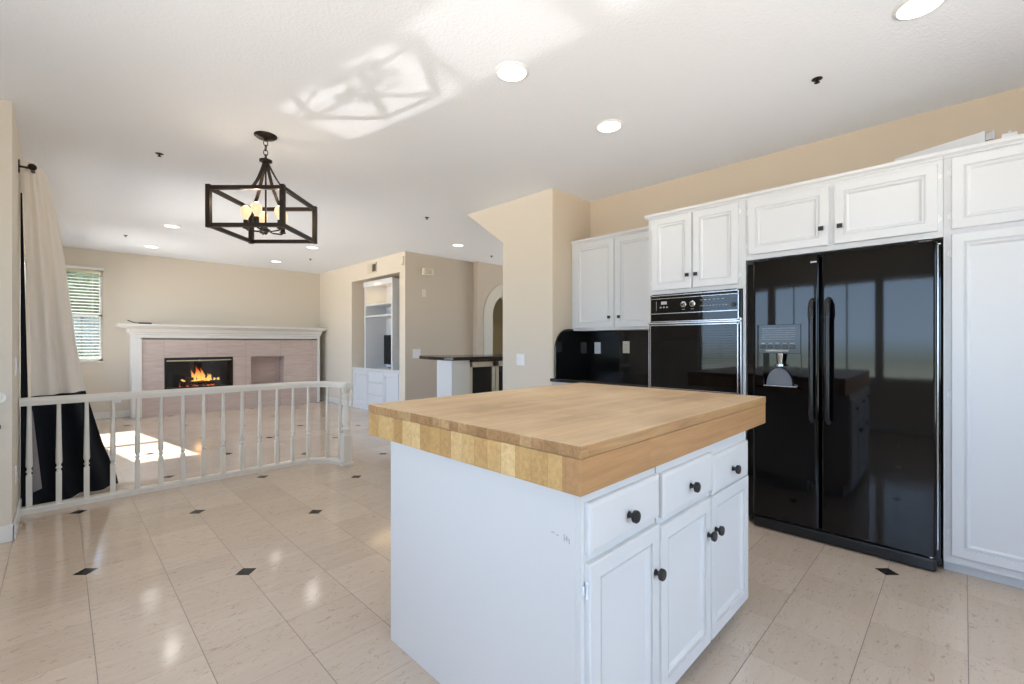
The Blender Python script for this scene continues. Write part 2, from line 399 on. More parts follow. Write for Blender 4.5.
# kitchen partition with the clipped upper corner
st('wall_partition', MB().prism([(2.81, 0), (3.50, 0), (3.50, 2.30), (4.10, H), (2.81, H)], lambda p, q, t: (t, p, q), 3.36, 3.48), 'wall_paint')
st('wall_return', MB().box(3.3605, XW+.1, 2.80, 2.92, 0, H), 'wall_paint_shaded')
st('wall_kitchen', MB().box(XW, XW+.1, -2.4, 2.80, 0, H), 'wall_paint_shaded')
# left walls
DY0, DY1, DZ = 4.98, 7.1, 2.12
mb = MB(); mb.box(-.36, -.21, 4.17, DY0, 0, H); mb.box(-.36, -.21, DY1, 7.7, 0, H); mb.box(-.36, -.21, 9.3, 10.0, 0, H); mb.box(-.36, -.21, 7.7, 9.3, 0, .6); mb.box(-.36, -.21, 7.7, 9.3, 2.3, H); mb.box(-.36, -.21, DY0, DY1, DZ, H)
st('wall_left', mb, 'wall_paint')
st('wall_nook_end', MB().box(-1.6, -.36, 4.17, 4.32, 0, H), 'wall_paint')
mb = MB(); ZA, ZB = .70, 2.14
ys = [-2.4, -.95, .72, .86, 2.46, 2.72, 3.42, 4.32]
for i in range(0, len(ys)-1, 2): mb.box(-1.75, -1.6, ys[i], ys[i+1], 0, H)
for i in range(1, len(ys)-1, 2): mb.box(-1.75, -1.6, ys[i], ys[i+1], 0, ZA); mb.box(-1.75, -1.6, ys[i], ys[i+1], ZB, H)
st('wall_nook', mb, 'wall_paint')
mb = MB(); mb.box(-1.75, -.5, -2.55, -2.4, 0, H); mb.box(2.7, XW+.1, -2.55, -2.4, 0, H); mb.box(-.5, 2.7, -2.55, -2.4, 0, .4); mb.box(-.5, 2.7, -2.55, -2.4, 2.2, H)
st('wall_back', mb, 'wall_paint')

def window(name, fn, u0, u1, v0, v1, mull=(), rails=(), fw=.04, m='trim_white', w0=-.10, w1=-.05, gw=.02):
    fr = MB()
    fbox(fr, fn, u0, u0+fw, v0, v1, w0, w1); fbox(fr, fn, u1-fw, u1, v0, v1, w0, w1); fbox(fr, fn, u0, u1, v0, v0+fw, w0, w1); fbox(fr, fn, u0, u1, v1-fw, v1, w0, w1)
    for a in mull: fbox(fr, fn, a-.02, a+.02, v0, v1, w0, w1)
    for a in rails: fbox(fr, fn, u0, u1, a-gw, a+gw, w0, w1)
    f = struct(fr.build(name, m))
    gl = MB(); fbox(gl, fn, u0+fw*.5, u1-fw*.5, v0+fw*.5, v1-fw*.5, w0+.022, w0+.026)
    gl.build('window_pane', 'window_glass', f)
    return f
ffar = facing_negy(9.85); fnook = facing_posx(-1.6)
window('window_1', ffar, WX0, WX1, WZ0, WZ1, rails=(1.665,))
window('window_2', fnook, .86, 2.46, ZA, ZB, mull=(1.66,))
window('window_3', fnook, -.95, .72, ZA, ZB)
window('window_4', fnook, 2.72, 3.42, ZA, ZB)
window('added_window_5', lambda u, v, w: (u, -2.4+w, v), -.5, 2.7, .4, 2.2, mull=(.55, 1.65))  # unseen window, added to light the island front
window('added_window_7', facing_negx(8.5), 3.5, 5.7, .6, 2.2, mull=(4.6,))  # unseen window, added to brighten the dining wall and bar
window('added_window_6', facing_posx(-.21), 7.7, 9.3, .6, 2.3, mull=(8.5,))  # hidden window, added for more daylight in the living room
window('door_1', facing_posx(-.21), DY0, DY1, .0, DZ, mull=(6.04,), fw=.05)

# blinds
def blind(fn, u0, u1, v0, v1, w, label, tilt, sw=.034, pitch=.030):
    a = fn((u0+u1)/2, v0, w); t = thing('window_blind', label, 'blind', a)
    mb = MB(); k = v0+.05
    while k < v1-.05:
        dz = sw/2*math.sin(tilt); dw = sw/2*math.cos(tilt)
        # room-side edge low, outside edge high
        p = [fn(u0, k-dz, w+dw), fn(u1, k-dz, w+dw), fn(u1, k+dz, w-dw), fn(u0, k+dz, w-dw)]
        q = [(x, y, z+.0012) for x, y, z in p]
        mb.add(p+q, [(0, 1, 2, 3), (7, 6, 5, 4), (0, 4, 5, 1), (1, 5, 6, 2), (2, 6, 7, 3), (3, 7, 4, 0)]); k += pitch
    mb.build('slats', 'plate_white', t)
    mb = MB(); fbox(mb, fn, u0, u1, v1-.045, v1, w-.022, w+.022); mb.build('head_rail', 'plate_cream', t, bevel=.003)
    mb = MB(); fbox(mb, fn, u0, u1, v0+.01, v0+.03, w-.014, w+.014); mb.build('bottom_rail', 'plate_white', t, bevel=.003)
    mb = MB()
    for uu in (u0+.1, u1-.1): mb.cyl(fn(uu, v0+.02, w), fn(uu, v1-.03, w), .0012, n=5)
    mb.build('cord', 'plate_white', t)
    return t
blind(ffar, WX0+.02, WX1-.02, WZ0+.02, WZ1-.01, -.028, 'white horizontal slat blind in the far window beside the fireplace', math.radians(30), .034, .05)
blind(fnook, 2.74, 3.40, ZA+.02, ZB, -.028, 'white slat blind in the side window behind the camera', math.radians(10), .045, .045)
# far window casing / roller valance above it
struct(MB().box(WX0-.0, WX1+.015, 9.80, 9.85, WZ1-.01, WZ1+.035).build('trim_2', 'trim_white', bevel=.004))
struct(MB().box(WX0, WX1+.0, 9.825, 9.87, WZ0-.02, WZ0).build('trim_3', 'trim_white', bevel=.003))

# baseboards
def base(name, mb): struct(mb.build(name, 'trim_white', bevel=.004))
BH = .105
base('baseboard_far', MB().box(-.20, .815, 9.836, 9.85, 0, BH).box(3.915, XW, 9.836, 9.85, 0, BH))
base('baseboard_living_right', MB().box(XW-.014, XW, NY1+.0, 9.836, 0, BH).box(XW-.014, XW, 6.416, NY0, 0, BH))
base('baseboard_dining', MB().box(XW, 5.42, 6.414, 6.428, 0, BH))
base('baseboard_left', MB().box(-.21, -.196, 4.156, 4.98, 0, BH))
base('baseboard_nook_end', MB().box(-1.6, -.197, 4.156, 4.17, 0, BH))
base('baseboard_partition', MB().box(3.346, 3.36, 2.95, 3.50, 0, BH))
base('baseboard_nook', MB().box(-1.6, -1.586, -2.4, 4.156, 0, BH))

# outside: ground, hedge and a fence seen through the blind
st('ground_outside', MB().box(-8, 12, 10.7, 30, -.3, -.2), 'ground_grey')
hg = MB(); rg = random.Random(3)
for i in range(3200):
    c = Vector((rg.uniform(-3.2, 3.4), rg.uniform(13.4, 14.2), rg.uniform(-.15, 2.85)+.2*math.sin(i*.37))); r = rg.uniform(.05, .12)
    a = Vector((rg.uniform(-1, 1), rg.uniform(-1, 1), rg.uniform(-1, 1))).normalized(); b = a.orthogonal().normalized()
    d = a.cross(b); hg.add([c-a*r, c+b*r*.5+d*.01, c+a*r, c-b*r*.5-d*.01], [(0, 1, 2, 3)])
hg.box(-4, 4.5, 13.9, 14.1, -.2, 2.9)
o = solo('hedge', hg, 'leaf_green', 'leafy green hedge outside the far window', 'hedge', (0, 13.8, -.2))

# ------------------------------------------------------------------ island
BX0, BX1, BY0, BY1 = .967, 2.235, .712, 1.677
BZ = .829
isl = thing('island_cabinet', 'white painted island cabinet under the butcher block top', 'island', ((BX0+BX1)/2, (BY0+BY1)/2, 0))
mb = MB(); mb.box(BX0, BX0+.0175, BY0+.018, BY1, 0, BZ)
mb.build('end_panel', 'island_white', isl, bevel=.0015)
mb = MB(); mb.box(BX0+.018, 1.3695, BY0+.018, BY1-.07, .10, BZ-.001); mb.box(1.3775, BX1, BY0+.018, BY1-.07, .10, BZ-.001); mb.box(BX0+.018, BX1-.05, BY0+.075, BY1-.1, 0, .10)
mb.build('carcass', 'island_white', isl)
mb = MB(); mb.box(BX0+.018, BX1, BY1-.07, BY1, 0.0, BZ-.001); mb.build('back_panel', 'island_white', isl)
# face frame
for a, b in ((BX0+.0005, 1.3695), (1.3775, BX1)): MB().box(a, b, BY0, BY0+.0175, .055, BZ).build('face_frame', 'island_white', isl)
fi = facing_negy(BY0)
def isl_knob(parent, u, v):
    return MB().lathe([(.011, 0), (.010, .003), (.0075, .006), (.0075, .013), (.013, .016), (.018, .019), (.0185, .028), (.016, .031), (.002, .032)], fi(u, v, .018), (0, -1, 0), 18).build('knob', 'knob_black', parent, smooth=True)
for (a, b, z0, z1, ku, kv, hs) in ((.985, 1.368, .067, .642, 1.337, .498, -1), (1.378, 1.784, .067, .628, 1.755, .492, -1), (1.796, 2.214, .067, .625, 1.828, .492, 1)):
    d = panel_door(isl, fi, a, b, z0, z1, 'island_white'); isl_knob(d, ku, kv)
    for hz in (z0+.07, z1-.07): hinge(d, fi, a-.004 if hs < 0 else b+.004, hz, -1 if hs < 0 else 1, m='plate_white')
for (a, b, z0, z1) in ((.985, 1.368, .665, .803), (1.392, 1.806, .650, .798), (1.812, 2.214, .628, .782)):
    d = nested(MB(), fi, a, b, z0, z1, SLAB).build('drawer', 'island_white', isl); isl_knob(d, (a+b)/2, (z0+z1)/2-.01)
# worn paint marks on the end panel
mb = MB()
for (y, z, l, h) in ((.80, .700, .012, .003), (.785, .697, .010, .0025), (.765, .688, .003, .02), (.756, .69, .003, .016), (.748, .686, .003, .014), (.752, .696, .012, .003)):
    mb.box(BX0-.0006, BX0+.001, y, y+l, z, z+h)
mb.build('scuff_mark', 'scuff_grey', isl)
CX0, CX1, CY0, CY1, CZ = .944, 2.472, .695, 1.822, .961
blk = thing('butcher_block', 'thick butcher block wood countertop on the white island', 'countertop', ((CX0+CX1)/2, (CY0+CY1)/2, BZ))
# meshes keep room coordinates in the wood grain through an offset-free origin
MB().box(CX0, CX1, CY0, CY1, BZ+.0005, .926).build('apron', 'butcher_side', blk, bevel=.003)
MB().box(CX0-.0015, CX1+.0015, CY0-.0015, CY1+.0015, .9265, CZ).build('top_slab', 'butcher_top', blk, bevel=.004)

# ------------------------------------------------------------------ kitchen wall cabinets
FX = 3.34           # face plane of the tall units
fk = facing_negx(FX)
def crown(parent, y0, y1, x, z0, left=False, dx=XW):
    prof = [(0, 0), (-.007, .001), (-.009, .008), (-.017, .014), (-.024, .019), (-.025, .036), (0, .036)]
    MB().prism([(x+a, z0+b) for a, b in prof], lambda p, q, t: (p, t, q), y0, y1).build('crown', 'cabinet_white', parent)
    if left:
        MB().prism([(y1-a, z0+b) for a, b in prof], lambda p, q, t: (t, p, q), x-.025, dx).build('crown', 'cabinet_white', parent)
UX = 3.655
# --- oven tower
T = thing('oven_cabinet', 'tall white cabinet tower holding the black wall oven', 'cabinet', (3.65, 1.43, 0))
mb = MB(); mb.box(FX, XW-.002, 1.775, 1.79, .1, 2.235); mb.box(FX, XW-.002, 1.062, 1.08, .0, 2.235); mb.box(FX+.55, XW-.002, 1.08, 1.775, .1, 2.235)
mb.box(FX, XW-.002, 1.08, 1.775, 2.215, 2.235); mb.box(FX+.02, FX+.55, 1.08, 1.775, 1.605, 1.62); mb.box(FX+.02, FX+.55, 1.08, 1.775, .845, .86); mb.box(FX+.07, XW-.01, 1.08, 1.775, 0, .1)
mb.build('carcass', 'cabinet_white', T)
MB().box(FX, FX+.019, 1.0805, 1.7745, 1.606, 2.214).build('face_frame', 'cabinet_white', T)
mb = MB().box(FX, FX+.019, 1.0805, 1.7745, .1, .862)
mb.build('face_frame', 'cabinet_white', T)
for a, b, k, hs in ((1.435, 1.752, 1.462, 1), (1.107, 1.425, 1.398, -1)):
    d = panel_door(T, fk, a, b, 1.637, 2.198); knob_sq(d, fk, k, 1.735)
    for hz in (1.70, 2.14): hinge(d, fk, b+.004 if hs > 0 else a-.004, hz, hs)
for a, b, k in ((1.435, 1.752, 1.462), (1.107, 1.425, 1.398)):
    d = panel_door(T, fk, a, b, .14, .80); knob_sq(d, fk, k, .72)
crown(T, 1.062, 1.79, FX, 2.209, left=True, dx=UX-.055)
# --- left uppers
UX = 3.655; fu = facing_negx(UX)
U = thing('upper_cabinet', 'white upper cabinet over the black backsplash left of the oven', 'cabinet', (3.8, 2.3, 1.345))
mb = MB(); mb.box(UX, XW-.002, 1.793, 2.798, 1.347, 2.235); mb.build('carcass', 'cabinet_white', U)
for a, b, k in ((2.303, 2.752, 2.345), (1.81, 2.278, 2.24)):
    d = panel_door(U, fu, a, b, 1.372, 2.20); knob_sq(d, fu, k, 1.468)
crown(U, 1.793, 2.798, UX, 2.209)
# --- above the fridge
A = thing('fridge_cabinet', 'wide white cabinet bridging over the black refrigerator', 'cabinet', (3.65, .56, 1.79))
mb = MB(); mb.box(FX, XW-.002, .079, 1.0605, 1.793, 2.235); mb.build('carcass', 'cabinet_white', A)
for a, b, k, hs in ((.586, 1.043, .622, 1), (.10, .558, .528, -1)):
    d = panel_door(A, fk, a, b, 1.826, 2.186); knob_sq(d, fk, k, 1.93)
    for hz in (1.89, 2.12): hinge(d, fk, b+.004 if hs > 0 else a-.004, hz, hs)
crown(A, .079, 1.0605, FX, 2.209)
# --- pantry
Pn = thing('pantry_cabinet', 'tall white pantry cabinet to the right of the refrigerator', 'cabinet', (3.65, -.4, 0))
mb = MB(); mb.box(FX, XW-.002, -.95, .0775, .062, 2.235); mb.box(FX+.07, XW-.01, -.95, .05, 0, .062); mb.build('carcass', 'cabinet_white', Pn)
MB().box(FX+.055, FX+.07, -.95, .0775, 0, .062).build('toe_board', 'cabinet_white', Pn)
for a, b, k, hs in ((-.44, .047, -.40, 1), (-.93, -.45, -.49, -1)):
    for z0, z1, kz in ((1.826, 2.198, 1.93), (.105, 1.80, 1.15)):
        d = panel_door(Pn, fk, a, b, z0, z1); knob_sq(d, fk, k, kz)
        for hz in ((z0+.07, z1-.07) if z1 > 2 else (z0+.12, .95, z1-.1)): hinge(d, fk, b+.004 if hs > 0 else a-.004, hz, hs)
crown(Pn, -.95, .0775, FX, 2.209)
# --- base cabinet and counter
Bc = thing('base_cabinet', 'white base cabinet beneath the black granite counter', 'cabinet', (3.65, 2.3, 0))
MB().box(3.36, XW-.002, 1.793, 2.797, .1, .855).box(3.43, XW-.01, 1.793, 2.797, 0, .1).build('carcass', 'cabinet_white', Bc)
fb = facing_negx(3.36)
for a, b, k in ((2.30, 2.78, 2.34), (1.81, 2.28, 2.24)):
    d = panel_door(Bc, fb, a, b, .12, .66); knob_sq(d, fb, k, .6)
    d = nested(MB(), fb, a, b, .68, .83, SLAB).build('drawer', 'cabinet_white', Bc); knob_sq(d, fb, (a+b)/2, .755)
Gc = thing('granite_counter', 'polished black granite counter with rounded side splash beside the wall oven', 'countertop', (3.65, 2.3, .857))
nose = [(3.315, .862), (3.308, .870), (3.308, .880), (3.315, .889), (XW-.002, .889), (XW-.002, .857), (3.32, .857)]
mb = MB().prism(nose, lambda p, q, t: (p, t, q), 1.793, 2.797); mb.build('counter_slab', 'granite_black', Gc)
MB().box(XW-.022, XW-.002, 1.793, 2.797, .8895, 1.345).build('backsplash', 'granite_black', Gc)
cr_ = .20; x0 = 3.375
poly = [(x0, .8895), (XW-.023, .8895), (XW-.023, 1.345), (UX-.002, 1.345), (UX-.002, 1.365)]+[(x0+cr_+cr_*math.cos(a), 1.365-cr_+cr_*math.sin(a)) for a in [PI/2+i*PI/2/10 for i in range(11)]]
MB().prism(poly, lambda p, q, t: (p, t, q), 2.777, 2.797).build('side_splash', 'granite_black', Gc, bevel=.002)

# outlets / switches
def plate(name, fn, u, v, w_, h_, m, label, cat, kind='outlet', gang=1, slot='slot_dark'):
    a = fn(u, v, 0); t = thing(name, label, cat, a)
    mb = MB(); nested(mb, fn, u-w_/2, u+w_/2, v-h_/2, v+h_/2, [(0, .0005), (0, .003), (.003, .006)]).build('cover_plate', m, t)
    for gi in range(gang):
        uu = u+(gi-(gang-1)/2)*.046
        if kind == 'outlet':
            for dv in (-.02, .02):
                s_ = MB(); nested(s_, fn, uu-.013, uu+.013, v+dv-.013, v+dv+.013, [(0, .006), (.001, .0075)]); so = s_.build('socket', m, t)
                q = MB(); fbox(q, fn, uu-.007, uu-.005, v+dv-.005, v+dv+.006, .0074, .0079); fbox(q, fn, uu+.005, uu+.007, v+dv-.005, v+dv+.006, .0074, .0079); q.build('slot', slot, so)
        elif kind == 'switch':
            s_ = MB(); nested(s_, fn, uu-.016, uu+.016, v-.033, v+.033, [(0, .006), (.002, .009)]); s_.build('rocker', m, t)
    return t
fbs = facing_negx(XW-.022)
plate('outlet_plate', fbs, 2.69, 1.175, .075, .118, 'plate_white', 'white outlet plate on the black granite backsplash', 'outlet')
plate('outlet_plate', fbs, 2.355, 1.185, .075, .118, 'plate_cream', 'cream outlet plate on the black backsplash, nearer the oven', 'outlet')
plate('switch_plate', facing_negx(3.36), 3.235, 1.055, .115, .118, 'plate_white', 'double white switch plate on the partition wall beside the kitchen counter', 'switch', 'switch', 2)
fw_ = facing_negy(6.428)
plate('switch_plate', fw_, 4.185, 1.05, .15, .15, 'plate_white', 'white switch plate on the tan dining wall above the bar top end', 'switch', 'switch', 2)
plate('blank_plate', fw_, 4.325, 2.065, .085, .13, 'plate_cream', 'small cream blank plate on the tan wall below the chime box', 'wall plate', 'none')
plate('outlet_plate', ffar, .675, .30, .075, .118, 'plate_white', 'white outlet plate low on the far wall left of the fireplace', 'outlet')
flw = facing_posx(-.21)
plate('switch_plate', flw, 4.43, 1.07, .075, .12, 'plate_white', 'white switch plate on the left wall end above the railing', 'switch', 'switch')
plate('outlet_plate', flw, 4.43, .36, .075, .118, 'plate_white', 'white outlet plate low on the left wall end', 'outlet')
# door chime
t = thing('door_chime', 'cream box door chime high on the tan dining wall', 'door chime', (4.39, 6.40, 2.42))
nested(MB(), fw_, 4.29, 4.50, 2.37, 2.485, [(0, .001), (0, .04), (.006, .05)]).build('cover', 'plate_cream', t)
mb = MB()
for k in range(4): fbox(mb, fw_, 4.33, 4.46, 2.395+k*.02, 2.399+k*.02, .05, .0515)
mb.build('grille', 'slot_dark', t)
# corner sensor
mb = MB(); nested(mb, facing_negx(XW), 6.45, 6.51, 2.50, 2.64, [(0, .001), (0, .025), (.012, .035)])
solo('motion_sensor', mb, 'plate_cream', 'small cream sensor at the top of the living room wall corner', 'sensor', (XW, 6.48, 2.57))
# wall vent
fv = facing_negx(XW)
t = thing('wall_vent', 'cream air vent high on the wall above the media niche', 'vent', (XW, 7.52, 2.57))
mb = MB()
for a, b, c, d in ((7.35, 7.69, 2.485, 2.505), (7.35, 7.69, 2.635, 2.655), (7.35, 7.37, 2.485, 2.655), (7.51, 7.53, 2.485, 2.655), (7.67, 7.69, 2.485, 2.655)): fbox(mb, fv, a, b, c, d, .0, .012)
fbox(mb, fv, 7.52, 7.68, 2.49, 2.65, .0, .010)
mb.build('frame', 'vent_cream', t, bevel=.002)
mb = MB()
for k in range(8): fbox(mb, fv, 7.37, 7.67, 2.51+k*.016, 2.516+k*.016, .003, .009)
mb.build('louver', 'scuff_brown', t)
mb = MB(); fbox(mb, fv, 7.37, 7.67, 2.505, 2.635, .0003, .002); mb.build('backing', 'slot_dark', t)

# ------------------------------------------------------------------ wall oven
O = thing('wall_oven', 'black built-in wall oven with glass door and control panel', 'oven', (3.3, 1.43, .865))
fo = facing_negx(FX)
mb = MB(); fbox(mb, fo, 1.086, 1.772, .866, 1.603, -.50, .004); mb.build('body', 'black_plastic', O)
mb = MB(); fbox(mb, fo, 1.10, 1.762, 1.388, 1.60, .004, .022); cp = mb.build('control_panel', 'black_glass', O, bevel=.002)
mb = MB()
for a, b, c, d in ((1.10, 1.762, 1.590, 1.597), (1.10, 1.762, 1.452, 1.457), (1.10, 1.762, 1.389, 1.395), (1.10, 1.106, 1.389, 1.597), (1.756, 1.762, 1.389, 1.597), (1.10, 1.762, 1.568, 1.572)): fbox(mb, fo, a, b, c, d, .022, .025)
mb.build('trim', 'chrome', cp)
for y in (1.493, 1.425):
    k = MB().lathe([(.022, 0), (.022, .004), (.017, .006), (.016, .020), (.013, .022), (.001, .022)], fo(y, 1.517, .022), (-1, 0, 0), 24).build('dial', 'chrome', cp, smooth=True)
    mb = MB(); mb.lathe([(.014, 0), (.0135, .001), (.001, .001)], fo(y, 1.517, .044), (-1, 0, 0), 20); mb.build('dial_cap', 'black_plastic', k)
    mb = MB(); fbox(mb, fo, y-.0015, y+.0015, 1.518, 1.531, .045, .0465); mb.build('pointer', 'chrome', k)
mb = MB(); fbox(mb, fo, 1.625, 1.672, 1.525, 1.548, .022, .0232); mb.build('clock_display', 'print_grey', cp)
for y in (1.674, 1.648, 1.622):
    MB().lathe([(.0075, 0), (.0075, .005), (.006, .007), (.001, .007)], fo(y, 1.502, .022), (-1, 0, 0), 14).build('button', 'chrome', cp)
mb = MB()
for i in range(9): fbox(mb, fo, 1.355-i*.022, 1.367-i*.022, 1.497, 1.500, .022, .0225)
for i in range(6): fbox(mb, fo, 1.350-i*.03, 1.368-i*.03, 1.54, 1.543, .022, .0225)
for y in (1.493, 1.425): fbox(mb, fo, y-.012, y+.012, 1.478, 1.481, .022, .0225)
fbox(mb, fo, 1.71, 1.713, 1.48, 1.55, .022, .0225)
mb.build('printed_marking', 'print_grey', cp)
MB().lathe([(.016, 0), (.015, .010), (.001, .010)], fo(1.135, 1.495, .022), (-1, 0, 0), 18).build('dial', 'black_plastic', cp)
mb = MB(); fbox(mb, fo, 1.12, 1.75, 1.60, 1.606, .004, .016); mb.build('vent_strip', 'black_plastic', O)
mb = MB(); fbox(mb, fo, 1.088, 1.768, .868, 1.376, .004, .034); od = mb.build('door', 'black_glass', O, bevel=.003)
mb = MB()
for a, b, c, d in ((1.092, 1.764, 1.360, 1.366), (1.092, 1.764, .876, .881), (1.10, 1.106, .876, 1.366), (1.752, 1.758, .876, 1.366)): fbox(mb, fo, a, b, c, d, .034, .037)
mb.build('door_trim', 'chrome', od)
mb = MB(); nested(mb, fo, 1.22, 1.64, 1.08, 1.24, [(0, .034), (.001, .0345)]); mb.build('window', 'black_glass', od)
mb = MB(); fbox(mb, fo, 1.083, 1.772, 1.372, 1.384, .004, .046); mb.build('handle', 'chrome', od, bevel=.003)
mb = MB(); fbox(mb, fo, 1.083, 1.092, .868, 1.40, .003, .030); mb.build('side_trim', 'chrome', O)

# ------------------------------------------------------------------ refrigerator
RX = 3.285
R = thing('refrigerator', 'glossy black side by side refrigerator with ice and water dispenser', 'refrigerator', (3.6, .55, 0))
MB().box(3.355, XW-.06, .084, 1.056, .03, 1.765).build('body', 'appliance_black', R, bevel=.004)
def rounded_door(y0, y1, z0, z1, name, hole=None):
    mb = MB(); n = 5; rad = .016
    prof = [(3.35, y0)]+[(RX+rad-rad*math.sin(i*PI/2/n), y0+rad-rad*math.cos(i*PI/2/n)) for i in range(n+1)]+[(RX+rad-rad*math.cos(i*PI/2/n), y1-rad+rad*math.sin(i*PI/2/n)) for i in range(n+1)]+[(3.35, y1)]
    F = lambda p, q, t: (p, q, t)
    if not hole: mb.prism(prof, F, z0, z1)
    else:
        h0, h1, a, b = hole
        mb.prism(prof, F, z0, a); mb.prism(prof, F, b, z1)
        lo = [p for p in prof if p[1] <= y0+rad+1e-6]; hi = [p for p in prof if p[1] >= y1-rad-1e-6]
        mb.prism(lo+[(RX, h0), (3.35, h0)], F, a, b); mb.prism([(RX, h1)]+hi+[(3.35, h1)], F, a, b)
        mb.box(3.345, 3.35, h0, h1, a, b)
    return mb.build(name, 'appliance_black', R, smooth=True)
fd = rounded_door(.627, 1.002, .085, 1.768, 'freezer_door', (.738, .936, .945, 1.158))
rd = rounded_door(.100, .617, .085, 1.768, 'fridge_door')
fr = facing_negx(RX)
# dispenser
mb = MB(); fbox(mb, fr, .722, .972, 1.158, 1.345, .0, .006); dp = mb.build('dispenser_panel', 'black_glass', fd, bevel=.002)
mb = MB(); fbox(mb, fr, .722, .738, .935, 1.158, .0, .006); fbox(mb, fr, .936, .972, .935, 1.158, .0, .006); fbox(mb, fr, .722, .972, .920, .945, .0, .006); mb.build('dispenser_surround', 'appliance_black', fd)
mb = MB(); fbox(mb, fr, .742, .932, .946, .952, -.05, .018); mb.build('drip_tray', 'chrome', fd, bevel=.001)
arch = [(.855+.075*math.cos(a), .953+.11*math.sin(a)) for a in [i*PI/14 for i in range(15)]]
mb = MB().prism(arch, lambda p, q, t: (t, p, q), 3.325, 3.331); mb.build('dispenser_paddle', 'paddle_grey', fd)
mb = MB(); mb.cyl((3.315, .845, 1.085), (3.315, .845, 1.158), .018, .026, 16); mb.cyl((3.312, .845, 1.075), (3.312, .845, 1.088), .03, .03, 16); mb.build('dispenser_nozzle', 'chrome', fd, smooth=True)
mb = MB()
for i in range(5):
    fbox(mb, fr, .755+i*.042, .783+i*.042, 1.20, 1.205, .006, .0066); fbox(mb, fr, .757+i*.042, .781+i*.042, 1.222, 1.226, .006, .0066)
fbox(mb, fr, .79, .92, 1.172, 1.182, .006, .0066)
for i in range(6): fbox(mb, fr, .75, .945, 1.25+i*.014, 1.2515+i*.014, .006, .0066)
mb.build('printed_marking', 'print_grey', dp)
for i in range(5): nested(MB(), fr, .752+i*.042, .786+i*.042, 1.19, 1.212, [(0, .006), (.002, .0085)]).build('button', 'black_plastic', dp)
def rhandle(y, par):
    path = [(RX-.002, y, 1.492), (RX-.03, y, 1.485), (RX-.046, y, 1.455), (RX-.05, y, 1.40), (RX-.05, y, .84), (RX-.046, y, .79), (RX-.03, y, .755), (RX-.002, y, .745)]
    mb = MB(); mb.tube(path, .013, n=12); mb.tube([(RX-.04, y, 1.47), (RX-.052, y, 1.44), (RX-.055, y, 1.38)], .016, n=12); mb.build('handle', 'black_plastic', par, smooth=True)
rhandle(.660, fd); rhandle(.578, rd)
mb = MB(); fbox(mb, fr, .640, .672, 1.722, 1.730, .0, .0015); mb.build('badge', 'chrome', fd)
# chrome edge line on outer door side, grille, hinge covers
MB().box(3.318, 3.32, .0965, .1, .12, 1.75).build('edge_trim', 'chrome', rd)
MB().box(3.318, 3.32, 1.002, 1.005, .12, 1.75).build('edge_trim', 'chrome', fd)
MB().box(3.287, 3.352, .102, 1.0, .006, .074).build('kick_grille', 'black_plastic', R, bevel=.01)
mb = MB()
for k in range(4): mb.box(3.284, 3.2865, .20, .90, .022+k*.013, .027+k*.013)
mb.build('grille_slot', 'black_matte', R)
for y in (.15, .95): MB().box(3.33, 3.40, y-.03, y+.03, 1.769, 1.785).build('hinge_cover', 'black_plastic', R, bevel=.004)
MB().cyl((3.31, .125, .0745), (3.31, .125, .0845), .014, n=14).build('hinge_pin', 'chrome', R)
mb = MB()
for x in (3.40, 3.85):
    for y in (.16, .95): mb.cyl((x, y, 0), (x, y, .031), .02, n=12)
mb.build('foot', 'black_plastic', R)

# spare cabinet door lying tilted on top
t = thing('drawer_front', 'loose white drawer front standing on edge on top of the cabinets', 'drawer front', (3.5, .1, 2.2355))
A_ = Vector((3.42, -.078, 0)); D_ = (Vector((3.56, .300, 0))-A_).normalized(); N_ = Vector((D_.y, -D_.x, 0))
def ob(a0, a1, n0, n1, z0, z1):
    m_ = MB().box(a0, a1, n0, n1, z0, z1); m_.v = [tuple(A_+D_*x+N_*y+Vector((0, 0, z))) for x, y, z in m_.v]; return m_
ob(0, .40, 0, .02, 2.236, 2.336).build('panel', 'cabinet_white', t, bevel=.002)
ob(.03, .37, .0205, .026, 2.262, 2.31).build('raised_field', 'cabinet_white', t, bevel=.002)
m_ = ob(-.028, -.001, .004, .016, 2.285, 2.322); m_.cyl((3.415, -.108, 2.28), (3.415, -.108, 2.326), .006); m_.build('hinge', 'chrome', t)
mb = MB(); mb.box(3.40, 3.425, -.19, -.135, 2.2355, 2.292); mb.cyl((3.40, -.165, 2.29), (3.40, -.165, 2.30), .006)
solo('hinge_block', mb, 'cabinet_white', 'small white block with a metal hinge beside the loose drawer front on the cabinets', 'block', (3.41, -.15, 2.2355), bevel=.002)

# ------------------------------------------------------------------ railing
RY = 4.765
Rl = thing('stair_railing', 'white painted low railing with turned balusters between the rooms', 'railing', (.9, RY, 0))
def rail_path(off=0):
    pts = [(-.205+i*.12, RY-off) for i in range(16)]
    pts = [p for p in pts if p[0] < 1.62]
    c = (1.66, 4.40); r = .365-off
    for i in range(0, 11):
        a = PI/2-i*PI/2/10; pts.append((c[0]+r*math.cos(a), c[1]+r*math.sin(a)))
    return pts
def sweep(prof, pts, end=None):
    rs = []; P = [Vector((a, b, 0)) for a, b in pts]
    for i, p in enumerate(P):
        t = (P[min(i+1, len(P)-1)]-P[max(i-1, 0)]).normalized(); n = Vector((t.y, -t.x, 0))
        rs.append([p+n*a+Vector((0, 0, b)) for a, b in prof])
    return MB().rings(rs)
hp = [(-.030, .775), (.030, .775), (.030, .787), (.034, .80), (.033, .815), (.024, .828), (.008, .833), (-.008, .833), (-.024, .828), (-.033, .815), (-.034, .80), (-.030, .787)]
sweep(hp, rail_path()+[(2.027, 4.37), (2.03, 4.33)]).build('handrail', 'rail_white', Rl, smooth=True)
